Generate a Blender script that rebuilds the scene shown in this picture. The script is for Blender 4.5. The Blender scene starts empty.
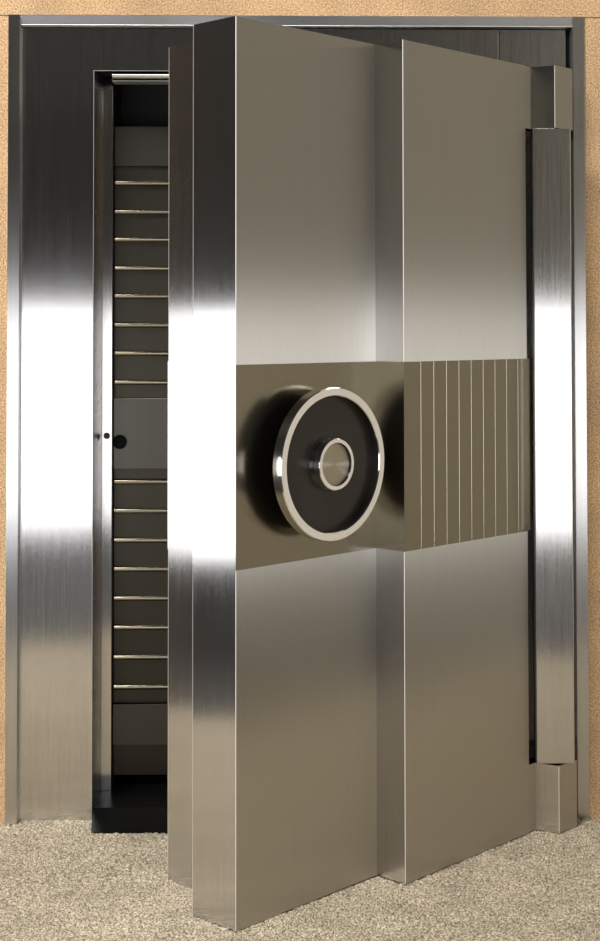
import bpy, bmesh, math, random
import numpy as np
random.seed(4); np.random.seed(4)
S = bpy.context.scene
COL = S.collection

# ------------------------------------------------------------------ materials
def new_mat(name):
    m = bpy.data.materials.new(name); m.use_nodes = True
    nt = m.node_tree; b = nt.nodes['Principled BSDF']
    return m, nt, b

def steel(name, base, rough, aniso, streak=0.12, grain=0.02, radial=None, axis=(0, 0, 1), wide=None):
    """brushed stainless steel, grain vertical: reflections spread sideways"""
    m, nt, b = new_mat(name); N = nt.nodes.new; L = nt.links.new
    b.inputs['Metallic'].default_value = 1
    b.inputs['Anisotropic'].default_value = aniso
    geo = N('ShaderNodeNewGeometry')
    cr = N('ShaderNodeVectorMath'); cr.operation = 'CROSS_PRODUCT'
    L(geo.outputs['Normal'], cr.inputs[0])
    if radial is None:
        cr.inputs[1].default_value = axis
        tan = cr.outputs[0]
    else:
        sub = N('ShaderNodeVectorMath'); sub.operation = 'SUBTRACT'
        L(geo.outputs['Position'], sub.inputs[0]); sub.inputs[1].default_value = radial
        tan = sub.outputs[0]
    nrm = N('ShaderNodeVectorMath'); nrm.operation = 'NORMALIZE'
    L(tan, nrm.inputs[0]); L(nrm.outputs[0], b.inputs['Tangent'])
    mp = N('ShaderNodeMapping'); mp.inputs['Scale'].default_value = (420, 420, 5)
    L(geo.outputs['Position'], mp.inputs['Vector'])
    no = N('ShaderNodeTexNoise'); no.inputs['Scale'].default_value = 1; no.inputs['Detail'].default_value = 3
    L(mp.outputs[0], no.inputs['Vector'])
    n2 = N('ShaderNodeTexNoise'); n2.inputs['Scale'].default_value = 420; n2.inputs['Detail'].default_value = 2
    L(geo.outputs['Position'], n2.inputs['Vector'])
    add = N('ShaderNodeMath'); add.operation = 'ADD'
    L(no.outputs[0], add.inputs[0]); L(n2.outputs[0], add.inputs[1])
    mr = N('ShaderNodeMapRange'); mr.inputs[1].default_value = 0.6; mr.inputs[2].default_value = 1.4
    mr.inputs[3].default_value = rough * (1 - streak); mr.inputs[4].default_value = rough * (1 + streak)
    L(add.outputs[0], mr.inputs[0]); L(mr.outputs[0], b.inputs['Roughness'])
    mc = N('ShaderNodeMapRange'); mc.inputs[1].default_value = 0.6; mc.inputs[2].default_value = 1.4
    mc.inputs[3].default_value = 1 - streak * .9; mc.inputs[4].default_value = 1 + streak * .6
    L(add.outputs[0], mc.inputs[0])
    vm = N('ShaderNodeVectorMath'); vm.operation = 'SCALE'; vm.inputs[0].default_value = base
    L(mc.outputs[0], vm.inputs['Scale']); L(vm.outputs[0], b.inputs['Base Color'])
    if grain:
        bp = N('ShaderNodeBump'); bp.inputs['Strength'].default_value = grain; bp.inputs['Distance'].default_value = .001
        L(no.outputs[0], bp.inputs['Height']); L(bp.outputs[0], b.inputs['Normal'])
    if wide is not None:      # satin finish: very wide sideways scatter, narrow along the grain
        g = N('ShaderNodeBsdfAnisotropic'); g.distribution = 'MULTI_GGX'
        g.inputs['Anisotropy'].default_value = wide
        L(vm.outputs[0], g.inputs['Color']); L(mr.outputs[0], g.inputs['Roughness']); L(nrm.outputs[0], g.inputs['Tangent'])
        if grain: L(bp.outputs[0], g.inputs['Normal'])
        L(g.outputs[0], nt.nodes['Material Output'].inputs[0])
    return m

def plain(name, base, rough, metal=0.0, spec=0.5):
    m, nt, b = new_mat(name); N = nt.nodes.new; L = nt.links.new
    b.inputs['Metallic'].default_value = metal
    b.inputs['Roughness'].default_value = rough
    b.inputs['Specular IOR Level'].default_value = spec
    no = N('ShaderNodeTexNoise'); no.inputs['Scale'].default_value = 60; no.inputs['Detail'].default_value = 3
    geo = N('ShaderNodeNewGeometry'); L(geo.outputs['Position'], no.inputs['Vector'])
    mr = N('ShaderNodeMapRange'); mr.inputs[3].default_value = .9; mr.inputs[4].default_value = 1.1
    L(no.outputs[0], mr.inputs[0])
    vm = N('ShaderNodeVectorMath'); vm.operation = 'SCALE'; vm.inputs[0].default_value = base
    L(mr.outputs[0], vm.inputs['Scale']); L(vm.outputs[0], b.inputs['Base Color'])
    return m

def two_tone(name, ca, cb, scale, rough, bump, dist, detail=4, lo=.35, hi=.65, seam=None, big=None):
    m, nt, b = new_mat(name); N = nt.nodes.new; L = nt.links.new
    b.inputs['Roughness'].default_value = rough; b.inputs['Specular IOR Level'].default_value = .1
    geo = N('ShaderNodeNewGeometry')
    no = N('ShaderNodeTexNoise'); no.inputs['Scale'].default_value = scale; no.inputs['Detail'].default_value = detail
    no.inputs['Roughness'].default_value = .65
    L(geo.outputs['Position'], no.inputs['Vector'])
    rp = N('ShaderNodeValToRGB')
    rp.color_ramp.elements[0].position = lo; rp.color_ramp.elements[0].color = (*ca, 1)
    rp.color_ramp.elements[1].position = hi; rp.color_ramp.elements[1].color = (*cb, 1)
    L(no.outputs[0], rp.inputs[0])
    out = rp.outputs[0]
    if big:
        nb = N('ShaderNodeTexNoise'); nb.inputs['Scale'].default_value = big; nb.inputs['Detail'].default_value = 3
        L(geo.outputs['Position'], nb.inputs['Vector'])
        mr = N('ShaderNodeMapRange'); mr.inputs[1].default_value = .3; mr.inputs[2].default_value = .7
        mr.inputs[3].default_value = .84; mr.inputs[4].default_value = 1.12
        L(nb.outputs[0], mr.inputs[0])
        vs = N('ShaderNodeVectorMath'); vs.operation = 'SCALE'
        L(out, vs.inputs[0]); L(mr.outputs[0], vs.inputs['Scale']); out = vs.outputs[0]
    if seam:
        sp = N('ShaderNodeSeparateXYZ'); L(geo.outputs['Position'], sp.inputs[0])
        c = N('ShaderNodeMath'); c.operation = 'COMPARE'; c.inputs[1].default_value = seam; c.inputs[2].default_value = .0016
        L(sp.outputs['Z'], c.inputs[0])
        mx = N('ShaderNodeMixRGB'); mx.inputs[2].default_value = (ca[0] * .45, ca[1] * .45, ca[2] * .45, 1)
        L(c.outputs[0], mx.inputs[0]); L(out, mx.inputs[1]); out = mx.outputs[0]
    L(out, b.inputs['Base Color'])
    bp = N('ShaderNodeBump'); bp.inputs['Strength'].default_value = bump; bp.inputs['Distance'].default_value = dist
    L(no.outputs[0], bp.inputs['Height']); L(bp.outputs[0], b.inputs['Normal'])
    return m

M_BRUSH = steel('brushed_steel', (.66, .655, .65), .2, .98, .20, .03)
M_TRIM = steel('satin_trim_steel', (.62, .62, .62), .30, .97, .10, .02)
M_FACE = steel('satin_face_steel', (.60, .58, .535), .37, 1.0, .08, .010, wide=-.80)
M_BAND = steel('polished_bronze_steel', (.33, .305, .245), .20, .3, .05, .003)
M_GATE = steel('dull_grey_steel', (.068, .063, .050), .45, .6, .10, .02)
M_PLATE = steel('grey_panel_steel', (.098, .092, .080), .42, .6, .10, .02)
M_ROD = steel('polished_rod_steel', (.26, .235, .18), .10, 0, .05, 0)
M_CHROME = steel('chrome', (.80, .80, .80), .10, 0, .04, 0)
M_RING = steel('brushed_ring_steel', (.92, .89, .84), .5, 0, .06, 0)
M_RING.node_tree.nodes['Principled BSDF'].inputs['Metallic'].default_value = .45
M_BLACK = plain('black_lacquer', (.012, .011, .010), .22)
M_DISH = plain('dark_brown_lacquer', (.022, .018, .015), .28)
M_GAP = plain('gap_shade_black', (.006, .006, .007), .7, 0, .08)  # flat black painted in for the shade inside gaps and the keyhole
M_SILL = plain('black_polished_sill', (.004, .004, .004), .32, .0, .06)
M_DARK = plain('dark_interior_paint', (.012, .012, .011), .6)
M_WALL = two_tone('tan_wallcovering', (.34, .205, .10), (.82, .57, .34), 230, .85, .9, .004, 5, .38, .62, 2.198, 6)
M_CARPET = two_tone('beige_carpet_pile', (.19, .155, .105), (.84, .74, .57), 215, .95, .9, .005, 4, .40, .61, None, 9)
M_SIDE = plain('olive_grey_wall_paint', (.46, .43, .36), .8)
M_EDGE = steel('edge_highlight_steel', (.85, .84, .83), .6, 0, .03, 0)  # paler steel that paints bright highlight lines along the edges
M_STUDIO = plain('dark_room_paint', (.011, .0105, .010), .8)

# ------------------------------------------------------------------ mesh helpers
def link_mesh(name, bm, mat, parent=None, bevel=0.0, smooth=False, seg=2):
    bmesh.ops.recalc_face_normals(bm, faces=bm.faces)
    off = parent.matrix_world.translation.copy() if parent else None
    if parent:
        p = parent; tot = [0, 0, 0]
        while p:
            tot = [tot[i] + p.location[i] for i in range(3)]; p = p.parent
        for v in bm.verts: v.co.x -= tot[0]; v.co.y -= tot[1]; v.co.z -= tot[2]
    me = bpy.data.meshes.new(name); bm.to_mesh(me); bm.free()
    me.materials.append(mat)
    o = bpy.data.objects.new(name, me); COL.objects.link(o)
    if parent: o.parent = parent
    if smooth:
        for p in me.polygons: p.use_smooth = True
    if bevel:
        md = o.modifiers.new('bevel', 'BEVEL'); md.width = bevel; md.segments = seg
        md.limit_method = 'ANGLE'; md.angle_limit = math.radians(25)
    return o

def box(bm, x0, x1, y0, y1, z0, z1):
    vs = [bm.verts.new((x, y, z)) for z in (z0, z1) for (x, y) in ((x0, y0), (x1, y0), (x1, y1), (x0, y1))]
    for f in ((3, 2, 1, 0), (4, 5, 6, 7), (0, 1, 5, 4), (1, 2, 6, 5), (2, 3, 7, 6), (3, 0, 4, 7)):
        bm.faces.new([vs[i] for i in f])

def prism(bm, poly, z0, z1):
    a = [bm.verts.new((x, y, z0)) for x, y in poly]
    b = [bm.verts.new((x, y, z1)) for x, y in poly]
    n = len(poly)
    bm.faces.new(list(reversed(a))); bm.faces.new(b)
    for i in range(n):
        bm.faces.new((a[i], a[(i + 1) % n], b[(i + 1) % n], b[i]))

def chamfer(poly, idx, w):
    out = []
    for i, p in enumerate(poly):
        if i in idx:
            wa, wb = w if isinstance(w, tuple) else (w, w)
            p = np.array(p); a = np.array(poly[i - 1]) - p; b = np.array(poly[(i + 1) % len(poly)]) - p
            out += [tuple(p + a / np.linalg.norm(a) * wa), tuple(p + b / np.linalg.norm(b) * wb)]
        else: out.append(p)
    return out

def edge_faces(o, side=None, extra=None):
    """thin upright chamfer faces take the pale edge-highlight steel; faces meeting the rule take `extra`"""
    me = o.data; me.materials.append(M_EDGE)
    if extra: me.materials.append(extra)
    for p in me.polygons:
        zs = [me.vertices[v].co.z for v in p.vertices]; h = max(zs) - min(zs)
        if h > .05 and p.area / h < .0045: p.material_index = 1
        elif extra and side(p.normal): p.material_index = 2

def sweep(bm, prof, frames):
    """prof: list of (u,v); frames: function(u,v,k)->xyz for k in 0,1 ; closed profile, capped"""
    a = [bm.verts.new(frames(u, v, 0)) for u, v in prof]
    b = [bm.verts.new(frames(u, v, 1)) for u, v in prof]
    n = len(prof)
    bm.faces.new(a); bm.faces.new(list(reversed(b)))
    for i in range(n):
        bm.faces.new((a[i], b[i], b[(i + 1) % n], a[(i + 1) % n]))

def lathe(bm, prof, origin, axis, seg=96, close=True):
    """prof: list of (radius, height along axis)"""
    ax = np.array(axis, float); ax /= np.linalg.norm(ax)
    up = np.array([0, 0, 1.0]) if abs(ax[2]) < .9 else np.array([1.0, 0, 0])
    e1 = np.cross(up, ax); e1 /= np.linalg.norm(e1); e2 = np.cross(ax, e1)
    o = np.array(origin, float); rings = []
    for r, h in prof:
        if r < 1e-6:
            rings.append([bm.verts.new(o + ax * h)])
        else:
            rings.append([bm.verts.new(o + ax * h + r * (math.cos(t) * e1 + math.sin(t) * e2))
                          for t in (2 * math.pi * i / seg for i in range(seg))])
    pairs = list(zip(rings, rings[1:]))
    if close and len(rings[0]) > 1 and len(rings[-1]) > 1: pairs.append((rings[-1], rings[0]))
    for A, B in pairs:
        for i in range(seg):
            j = (i + 1) % seg
            if len(A) == 1 and len(B) == 1: continue
            if len(A) == 1: bm.faces.new((A[0], B[i], B[j]))
            elif len(B) == 1: bm.faces.new((A[i], A[j], B[0]))
            else: bm.faces.new((A[i], A[j], B[j], B[i]))

def smooth_by_angle(o, deg=35):
    for p in o.data.polygons: p.use_smooth = True
    bm = bmesh.new(); bm.from_mesh(o.data)
    for e in bm.edges:
        if len(e.link_faces) == 2 and e.calc_face_angle(0) > math.radians(deg): e.smooth = False
    bm.to_mesh(o.data); bm.free()

def edges(o):
    o.data.materials.append(M_EDGE)
    for md in o.modifiers: md.material = len(o.data.materials) - 1

def thing(name, label, cat, loc=(0, 0, 0), group=None):
    o = bpy.data.objects.new(name, None); COL.objects.link(o); o.location = loc
    o.empty_display_size = .1
    o['label'] = label; o['category'] = cat
    if group: o['group'] = group
    return o

def struct(name, bm, mat, **k):
    o = link_mesh(name, bm, mat, None, **k); o['kind'] = 'structure'
    return o

# ------------------------------------------------------------------ the room
W, H = 1.588, 2.2
bm = bmesh.new(); box(bm, -.55, .006, 0, .25, -.05, 3.3); struct('wall_back_left', bm, M_WALL)
bm = bmesh.new(); box(bm, 2.0, 3.1, 0, .25, -.05, 3.3); struct('wall_reflected_far', bm, M_SIDE)  # unseen olive stretch added to keep tan out of the band's reflection
bm = bmesh.new(); box(bm, W - .006, 2.0, 0, .25, -.05, 3.3); struct('wall_back_right', bm, M_WALL)
bm = bmesh.new(); box(bm, .006, W - .006, 0, .25, H - .006, 3.3); struct('wall_back_above', bm, M_WALL)
bm = bmesh.new(); box(bm, 3.1, 3.2, -5.2, .25, -.05, 3.3); struct('wall_right', bm, M_SIDE)
bm = bmesh.new(); box(bm, -3.2, 3.2, -5.3, -5.2, -.05, 3.3); struct('wall_front', bm, M_STUDIO)
bm = bmesh.new(); box(bm, -3.3, -3.2, -5.2, .25, -.05, 3.3); struct('wall_left', bm, M_STUDIO)

# carpet: a fine pile in the area in view, coarser beyond
def axis_pts(lo, d0, d1, hi, fine, coarse):
    a = np.arange(lo, d0, coarse); b = np.arange(d0, d1, fine); c = np.append(np.arange(d1, hi, coarse), hi)
    return np.concatenate([a, b, c])
xs = axis_pts(-1.2, -.12, 1.75, 3.1, .0045, .12)
ys = axis_pts(-2.3, -1.0, .06, .12, .0045, .12)
XX, YY = np.meshgrid(xs, ys)
ZZ = np.random.rand(*XX.shape) * .006 - .004
ZZ += .0018 * np.sin(XX * 9 + 1.3 * np.sin(YY * 7)) * np.cos(YY * 8)
JX = XX + (np.random.rand(*XX.shape) - .5) * .003
JY = YY + (np.random.rand(*XX.shape) - .5) * .003
ny, nx = XX.shape
verts = np.stack([JX, JY, ZZ], -1).reshape(-1, 3)
idx = np.arange(nx * ny).reshape(ny, nx)
quads = np.stack([idx[:-1, :-1], idx[:-1, 1:], idx[1:, 1:], idx[1:, :-1]], -1).reshape(-1, 4)
me = bpy.data.meshes.new('floor'); me.from_pydata(verts.tolist(), [], quads.tolist())
me.materials.append(M_CARPET)
for p in me.polygons: p.use_smooth = True
floor = bpy.data.objects.new('floor', me); COL.objects.link(floor); floor['kind'] = 'structure'

bm = bmesh.new(); box(bm, -3.2, 3.1, -5.2, .25, -.06, -.012); struct('floor_under_carpet', bm, M_STUDIO)

# ------------------------------------------------------------------ frame
YP = .02                      # plane of the frame's flat panels
OL, OR, OT = .232, 1.355, 2.049   # opening
frame = thing('vault_surround', 'wide flat steel frame set in the tan wall around the open vault door', 'door frame', (W / 2, 0, 0))
TW = .0345
# side trims: splayed towards the opening
LIP = -.006
for side in (0, 1):
    bm = bmesh.new()
    prof = [(0, .03), (0, LIP), (TW - .002, LIP + .001), (TW, .03)]
    if side == 0: pts = [(u, v) for u, v in prof]
    else: pts = [(W - u, v) for u, v in prof]
    prism(bm, pts, 0, H)
    link_mesh('side_trim', bm, M_TRIM, frame, .0012)
bm = bmesh.new()
prof = [(0, .03), (0, LIP + .002), (.001, LIP), (.026, LIP + .0088), (.0285, LIP + .0078), (.0315, YP - .008), (.0315, .03)]
sweep(bm, prof, lambda u, v, k: ((TW - .001) if k == 0 else (W - TW + .001), v, H - u))
link_mesh('top_trim', bm, M_TRIM, frame, .0008)
def plate(bm, poly, y0, y1):          # an upright plate: outline in x, z
    a = [bm.verts.new((x, y0, z)) for x, z in poly]; b = [bm.verts.new((x, y1, z)) for x, z in poly]; n = len(poly)
    bm.faces.new(a); bm.faces.new(list(reversed(b)))
    for i in range(n): bm.faces.new((a[i], b[i], b[(i + 1) % n], a[(i + 1) % n]))
PT = OT + .14
bm = bmesh.new(); plate(bm, [(.034, 0), (OL, 0), (OL, OT), (OR - .002, OT), (OR - .002, PT), (.034, PT)], YP, YP + .012)
edges(link_mesh('face_panel', bm, M_BRUSH, frame, .0012))
bm = bmesh.new(); plate(bm, [(OR, 0), (1.5535, 0), (1.5535, 1.86), (1.541, 1.86), (1.541, PT), (OR, PT)], YP, YP + .012); link_mesh('side_panel', bm, M_BRUSH, frame, .0012)

# black core: its colour stands in for the shade behind the panels
bm = bmesh.new(); box(bm, .03, OL - .002, YP + .013, .184, 0, H - .01); box(bm, OR + .01, W - .03, YP + .013, .184, 0, H - .01)
box(bm, OL - .002, OR + .01, YP + .013, .184, OT + .038, H - .01)
link_mesh('frame_core', bm, M_GAP, frame)
# left jamb : side face, then a step facing front
JX0, JX1, JX2, JY1 = OL, .2405, .2688, .17
bm = bmesh.new()
prism(bm, [(JX0, YP), (JX1, JY1), (JX2, JY1 + .001), (JX2 + .0005, .184), (JX0 - .004, .184), (JX0 - .004, YP + .012)], .034, OT + .01)
jamb = link_mesh('jamb', bm, M_BRUSH, frame, .0008)
def screw(x, y, z, n, par, r=.0092):
    n = np.array(n, float); n /= np.linalg.norm(n)
    bm = bmesh.new()
    lathe(bm, [(0, -.004), (r, -.004), (r, .0006), (r * .8, .0016), (0, .0018)], (x, y, z), n, 24, False)
    o = link_mesh('screw', bm, M_GATE, par); smooth_by_angle(o)
    return o
# right jamb and soffit
bm = bmesh.new(); prism(bm, [(OR, YP + .012), (OR + .01, YP + .012), (OR + .01, .184), (OR - .008, .184)], .034, OT + .01); link_mesh('jamb', bm, M_BRUSH, frame, .0008)
bm = bmesh.new(); box(bm, OL, OR, YP + .012, .184, OT + .026, OT + .036); link_mesh('soffit', bm, M_GATE, frame)
bm = bmesh.new(); lathe(bm, [(0, 0), (.0135, 0), (.0135, 1.07), (0, 1.07)], (.2745, .105, 2.0535), (1, 0, 0), 32, False)
o = link_mesh('head_bar', bm, M_CHROME, frame); smooth_by_angle(o); o['label'] = 'bright round steel bar under the frame head'
bm = bmesh.new(); box(bm, .2745, 1.34, .10, .16, 2.0340, 2.0365); link_mesh('head_lip', bm, M_EDGE, frame, .0006)
Z_SCR = 1.033
screw(.2368, .115, Z_SCR, (1, -.056, 0), jamb)
screw(.2545, JY1, Z_SCR, (0, -1, 0), jamb)
# hinge cover in front of the hinge
HX0, HX1, HY = 1.4205, 1.5215, -.135
bm = bmesh.new()
prism(bm, [(HX0, HY + .028), (HX0, HY + .002), (HX0 + .002, HY), (HX1 - .002, HY), (HX1, HY + .002), (HX1, HY + .03), (1.50, -.06), (1.47, -.06)], .188, 1.8712)
cov = link_mesh('hinge_cover', bm, M_BRUSH, frame, .0006); cov['label'] = 'long flat steel cover plate in front of the hinge'
bm = bmesh.new(); lathe(bm, [(0, .19), (.036, .19), (.036, 1.868), (0, 1.868)], (1.462, -.066, 0), (0, 0, 1), 32, False)  # black cylinder added so the slot beside the cover looks dark
hb = link_mesh('hinge_gap_filler', bm, M_GAP, frame); smooth_by_angle(hb); hb['label'] = 'black round filler added to darken the gap behind the cover plate'

# inner shell of the opening
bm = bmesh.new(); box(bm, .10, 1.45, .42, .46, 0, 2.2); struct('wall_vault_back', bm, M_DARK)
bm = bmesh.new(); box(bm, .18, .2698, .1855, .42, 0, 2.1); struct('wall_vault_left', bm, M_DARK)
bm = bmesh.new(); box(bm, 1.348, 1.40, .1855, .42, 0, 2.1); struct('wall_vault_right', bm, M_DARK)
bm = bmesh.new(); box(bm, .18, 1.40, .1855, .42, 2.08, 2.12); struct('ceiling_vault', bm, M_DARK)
bm = bmesh.new(); box(bm, .18, 1.40, .1855, .42, -.02, .034); struct('floor_vault', bm, M_SILL)

# threshold
bm = bmesh.new()
sweep(bm, [(-.086, -.004), (-.088, .0035), (.02, .034), (.02, -.004)], lambda u, v, k: ((OL + .002 + (.02 - u) * .075) if k == 0 else .76, u, v))
sweep(bm, [(.02, -.004), (.02, .034), (.184, .034), (.184, -.004)], lambda u, v, k: (OL + .001 if k == 0 else OR - .003, u, v))
th = link_mesh('threshold_ramp', bm, M_SILL, frame, .0006)
th['label'] = 'black polished threshold ramp on the carpet in the doorway'

# ------------------------------------------------------------------ inner gate with rods
YG = .196
gate = thing('inner_gate', 'dim grey steel inner gate with horizontal rods seen through the gap beside the open door', 'gate', (.272, YG + .02, .036))
GX0, GX1 = .2715, 1.34
zg = lambda y: 1.0342 - (y - 435) * .002853
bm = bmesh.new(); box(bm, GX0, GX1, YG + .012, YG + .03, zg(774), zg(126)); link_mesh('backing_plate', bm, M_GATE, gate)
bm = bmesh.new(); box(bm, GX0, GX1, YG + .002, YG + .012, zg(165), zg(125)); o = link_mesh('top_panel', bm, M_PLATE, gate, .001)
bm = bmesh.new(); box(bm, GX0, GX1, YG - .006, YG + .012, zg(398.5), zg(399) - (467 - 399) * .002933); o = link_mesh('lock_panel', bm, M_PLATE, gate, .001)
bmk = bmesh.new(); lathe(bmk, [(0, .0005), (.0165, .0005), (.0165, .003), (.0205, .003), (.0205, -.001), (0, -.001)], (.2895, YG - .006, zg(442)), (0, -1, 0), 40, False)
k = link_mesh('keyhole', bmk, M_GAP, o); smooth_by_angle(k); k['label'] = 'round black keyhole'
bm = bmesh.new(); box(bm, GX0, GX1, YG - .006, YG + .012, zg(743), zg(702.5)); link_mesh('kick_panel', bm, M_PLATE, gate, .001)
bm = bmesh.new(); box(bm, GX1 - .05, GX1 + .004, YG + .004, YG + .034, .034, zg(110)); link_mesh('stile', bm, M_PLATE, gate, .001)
rod_px = [182, 211, 239, 268, 296, 325, 353.5, 382.6, 482, 511, 540.3, 569, 598, 627, 656.5, 686]
rod0 = None
for py in rod_px:
    z = zg(py)
    if rod0 is None:
        bm = bmesh.new(); lathe(bm, [(0, 0), (.008, 0), (.008, GX1 - GX0 - .006), (0, GX1 - GX0 - .006)], (GX0 + .003, YG + .003, z), (1, 0, 0), 20, False)
        rod0 = link_mesh('rod', bm, M_ROD, gate); smooth_by_angle(rod0); z0 = z
    else:
        r = rod0.copy(); COL.objects.link(r); r.parent = gate; r.location.z = z - z0

# ------------------------------------------------------------------ the door
A = np.array([math.cos(math.radians(44.8)), math.sin(math.radians(44.8))])
Nn = np.array([A[1], -A[0]])
P1 = np.array([.637, -.751])
def st(s, t): return tuple(P1 + A * s + Nn * t)
HD = 2.043
SA, STEP, SE = .478, .090, .990       # width of the left half, rise of the right half, right end
door = thing('vault_door_leaf', 'thick open steel vault door with a big round handwheel, standing ajar on the carpet', 'door', (*st(.5, -.1), 0))
edge_side = lambda n: n.x * A[0] + n.y * A[1] < -.7
bm = bmesh.new()
prism(bm, chamfer(chamfer([st(0, 0), st(SA + .02, 0), st(SA + .02, -.02), st(SE - .02, -.02), st(.75, -.144), st(0, -.144)], (5,), (.0007, .0022)), (0,), .0012), .002, HD)
slab = link_mesh('outer_slab', bm, M_FACE, door); edge_faces(slab, edge_side, M_BRUSH)
bm = bmesh.new()
prism(bm, chamfer([st(SA, -.012), st(SA, STEP), st(SE, STEP), st(SE, -.015), st(SE - .03, -.03)], (1,), .0013), .002, HD + .0005)
rs = link_mesh('raised_slab', bm, M_FACE, door); edge_faces(rs, edge_side, M_BRUSH)
bm = bmesh.new()
prism(bm, chamfer([st(.106, -.143), st(.80, -.143), st(.80, -.20), st(.60, -.35), st(.106, -.35)], (4,), (.0007, .0022)), .002, HD - .012)
plug = link_mesh('inner_plug', bm, M_BRUSH, door); edge_faces(plug)
# middle band wrapped round the door
BZ0, BZ1, BT = .798, 1.256, .004
bm = bmesh.new()
bp = [st(-BT, -.140), st(-BT, BT), st(SA - BT, BT), st(SA - BT, STEP + BT)]
g0, g1 = .0604, .4659
for i in range(9):
    s = SA + g0 + (g1 - g0) * i / 8
    bp += [st(s - .0007, STEP + BT), st(s, STEP + BT - .0006), st(s + .0007, STEP + BT)]
bp += [st(SE + .009, STEP + BT), st(SE + .009, STEP - .03), st(SE - .012, STEP - .03), st(SE - .012, STEP - .02), st(SA + .01, STEP - .02), st(SA + .01, -.015), st(.02, -.015), st(.02, -.140)]
prism(bm, bp, BZ0, BZ1)
band = link_mesh('middle_band', bm, M_BAND, door); band['label'] = 'darker polished band with nine fine upright grooves'
band.data.materials.append(M_BRUSH)
for p in band.data.polygons: p.material_index = 1 if p.normal.x * A[0] + p.normal.y * A[1] < -.95 else 0
# the step inside the band stays polished: only the free edge is brushed
for p in band.data.polygons:
    if p.material_index == 1:
        c = p.center
        wx, wy = c.x + door.location.x - P1[0], c.y + door.location.y - P1[1]
        if wx * A[0] + wy * A[1] > .1: p.material_index = 0
bm = bmesh.new(); prism(bm, [st(.106 - BT, -.1455), st(.12, -.1455), st(.12, -.347), st(.106 - BT, -.347)], .80, 1.258)
link_mesh('edge_band', bm, M_BRUSH, door)
# hinge blocks
blk = [st(SE - .01, STEP - .002), (1.4215, -.0925), (1.4815, -.124), (1.5405, -.069), (1.50, -.025), (1.455, -.03), st(SE - .01, STEP - .06)]
for z0, z1 in ((.002, .178), (1.8755, HD)):
    bm = bmesh.new(); prism(bm, chamfer(blk, (2,), .0012), z0, z1)
    o = link_mesh('hinge_block', bm, M_FACE, door); edge_faces(o, lambda n: n.x * A[0] + n.y * A[1] < -.3, M_BRUSH)

# handwheel
SC, ZC = .2395, 1.0235
wc = (*st(SC, 0), ZC); wn = (Nn[0], Nn[1], 0)
bm = bmesh.new(); lathe(bm, [(0, .055), (.160, .055), (.160, .060), (0, .060)], wc, wn, 128, False)
hw = link_mesh('handwheel', bm, M_DISH, door); smooth_by_angle(hw); hw['label'] = 'big round handwheel with a dark dish and bright rim'
bm = bmesh.new(); lathe(bm, [(.1575, .052), (.174, .052), (.1775, .055), (.1775, .0785), (.1755, .081), (.1595, .081), (.1575, .079)], wc, wn, 160)
rim = link_mesh('rim', bm, M_CHROME, hw)
rim.data.materials.append(M_RING); rim.data.materials.append(M_BLACK)
for p in rim.data.polygons:
    d = p.normal.x * wn[0] + p.normal.y * wn[1]
    c = np.array(p.center) + np.array(door.location) - np.array(wc)
    inward = c @ np.array(p.normal) < -.5 * np.linalg.norm(c)
    p.material_index = 1 if d > .9 else (2 if inward else 0)
smooth_by_angle(rim)
bm = bmesh.new(); lathe(bm, [(0, .006), (.05, .006), (.05, .056), (.0655, .056), (.0655, .060), (.0575, .0605), (.0575, .074), (0, .074)], wc, wn, 96, False)
hub = link_mesh('hub', bm, M_BLACK, hw); smooth_by_angle(hub)
bm = bmesh.new(); lathe(bm, [(.050, .0585), (.0595, .0585), (.0595, .0665), (.050, .0665)], wc, wn, 96)
cl = link_mesh('hub_collar', bm, M_CHROME, hw); smooth_by_angle(cl)
bm = bmesh.new(); lathe(bm, [(.049, .070), (.0585, .070), (.060, .072), (.060, .0865), (.0585, .088), (.0502, .088), (.0495, .087)], wc, wn, 96)
hr = link_mesh('hub_ring', bm, M_CHROME, hw)
hr.data.materials.append(M_RING); hr.data.materials.append(M_BLACK)
for p in hr.data.polygons:
    c = np.array(p.center) + np.array(door.location) - np.array(wc)
    c -= np.array(wn) * (c @ np.array(wn))
    p.material_index = 1 if p.normal.x * wn[0] + p.normal.y * wn[1] > .9 else (2 if c @ np.array(p.normal) < -.5 * np.linalg.norm(c) else 0)
smooth_by_angle(hr)
M_CAP = steel('turned_cap_steel', (.55, .51, .44), .40, .9, .06, 0, radial=wc)
bm = bmesh.new(); lathe(bm, [(0, .073), (.0497, .073), (.0497, .080), (0, .080)], wc, wn, 96, False)
hc = link_mesh('hub_cap', bm, M_CAP, hw); smooth_by_angle(hc)

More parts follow.
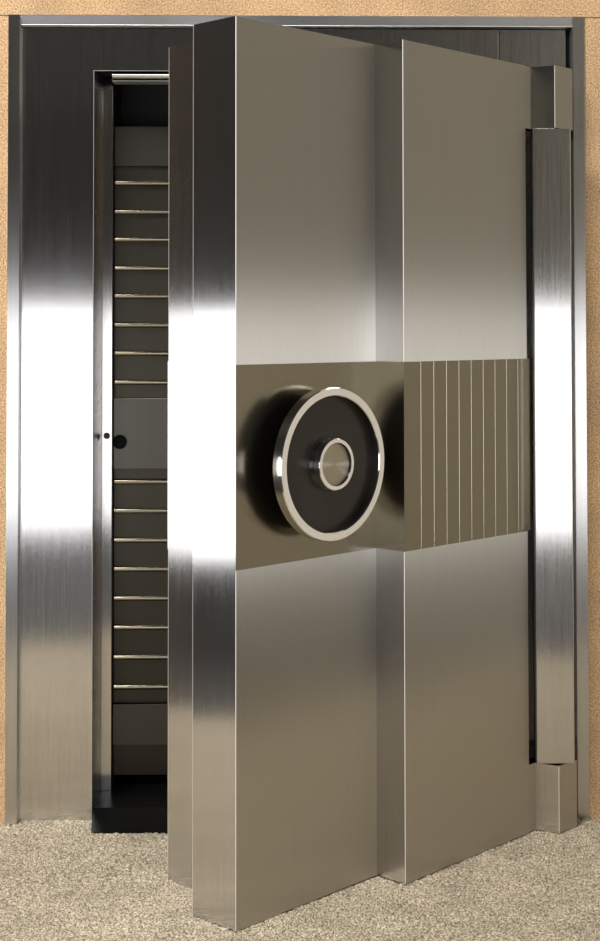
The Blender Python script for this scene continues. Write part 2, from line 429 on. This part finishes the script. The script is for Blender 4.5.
# ------------------------------------------------------------------ lights
def area(name, loc, target, sx, sy, power, color=(1, 1, 1), spread=180):
    l = bpy.data.lights.new(name, 'AREA'); l.shape = 'RECTANGLE'; l.size = sx; l.size_y = sy
    l.energy = power; l.color = color; l.spread = math.radians(spread)
    o = bpy.data.objects.new(name, l); COL.objects.link(o); o.location = loc
    d = np.array(target, float) - np.array(loc, float)
    from mathutils import Vector
    o.rotation_euler = Vector(d).to_track_quat('-Z', 'Y').to_euler()
    return o
# radiance of an area light = power / (pi * area)
for x0, x1 in ((-2.1, .42), (.98, 3.05)):
    area('front_softbox', ((x0 + x1) / 2, -4.6, .82), ((x0 + x1) / 2, 0, .82), x1 - x0, 1.28, 3.6 * math.pi * (x1 - x0) * 1.28, (1, .99, 1))
area('left_softbox', (-2.2, -1.3, .90), (0, -1.3, .90), 2.3, 1.04, 3.0 * math.pi * 2.3 * 1.04, (1, .99, 1))
area('key_lamp', (-1.5, -3.7, 5.4), (.25, -.1, .9), 2.4, 1.5, 450, (1, .965, .92))
world = bpy.data.worlds.new('world'); S.world = world; world.use_nodes = True
world.node_tree.nodes['Background'].inputs[0].default_value = (1, .96, .9, 1)
world.node_tree.nodes['Background'].inputs[1].default_value = .03

# ------------------------------------------------------------------ camera
from mathutils import Matrix, Vector
camx, camz, D, f, yaw, pitch, roll, sy = .6972, 1.3392, 4.1321, 1505.92, .0248, .0300, -.0011, -187.89
cy, s_y, cp, sp = math.cos(yaw), math.sin(yaw), math.cos(pitch), math.sin(pitch)
fwd = Vector((s_y * cp, cy * cp, sp)); right = Vector((cy, -s_y, 0)); up = right.cross(fwd)
r2 = right * math.cos(roll) + up * math.sin(roll); u2 = up * math.cos(roll) - right * math.sin(roll)
cd = bpy.data.cameras.new('camera'); cam = bpy.data.objects.new('camera', cd); COL.objects.link(cam)
m = Matrix((r2, u2, -fwd)).transposed().to_4x4(); m.translation = Vector((camx, -D, camz))
cam.matrix_world = m
cd.sensor_fit = 'VERTICAL'; cd.sensor_height = 36; cd.sensor_width = 36; cd.lens = f / 941 * 36
cd.shift_x = 0; cd.shift_y = sy / 941
cd.clip_start = .05
S.camera = cam
S.view_settings.view_transform = 'Standard'; S.view_settings.look = 'None'
S.view_settings.exposure = 0; S.view_settings.gamma = 1; S.view_settings.use_curve_mapping = False
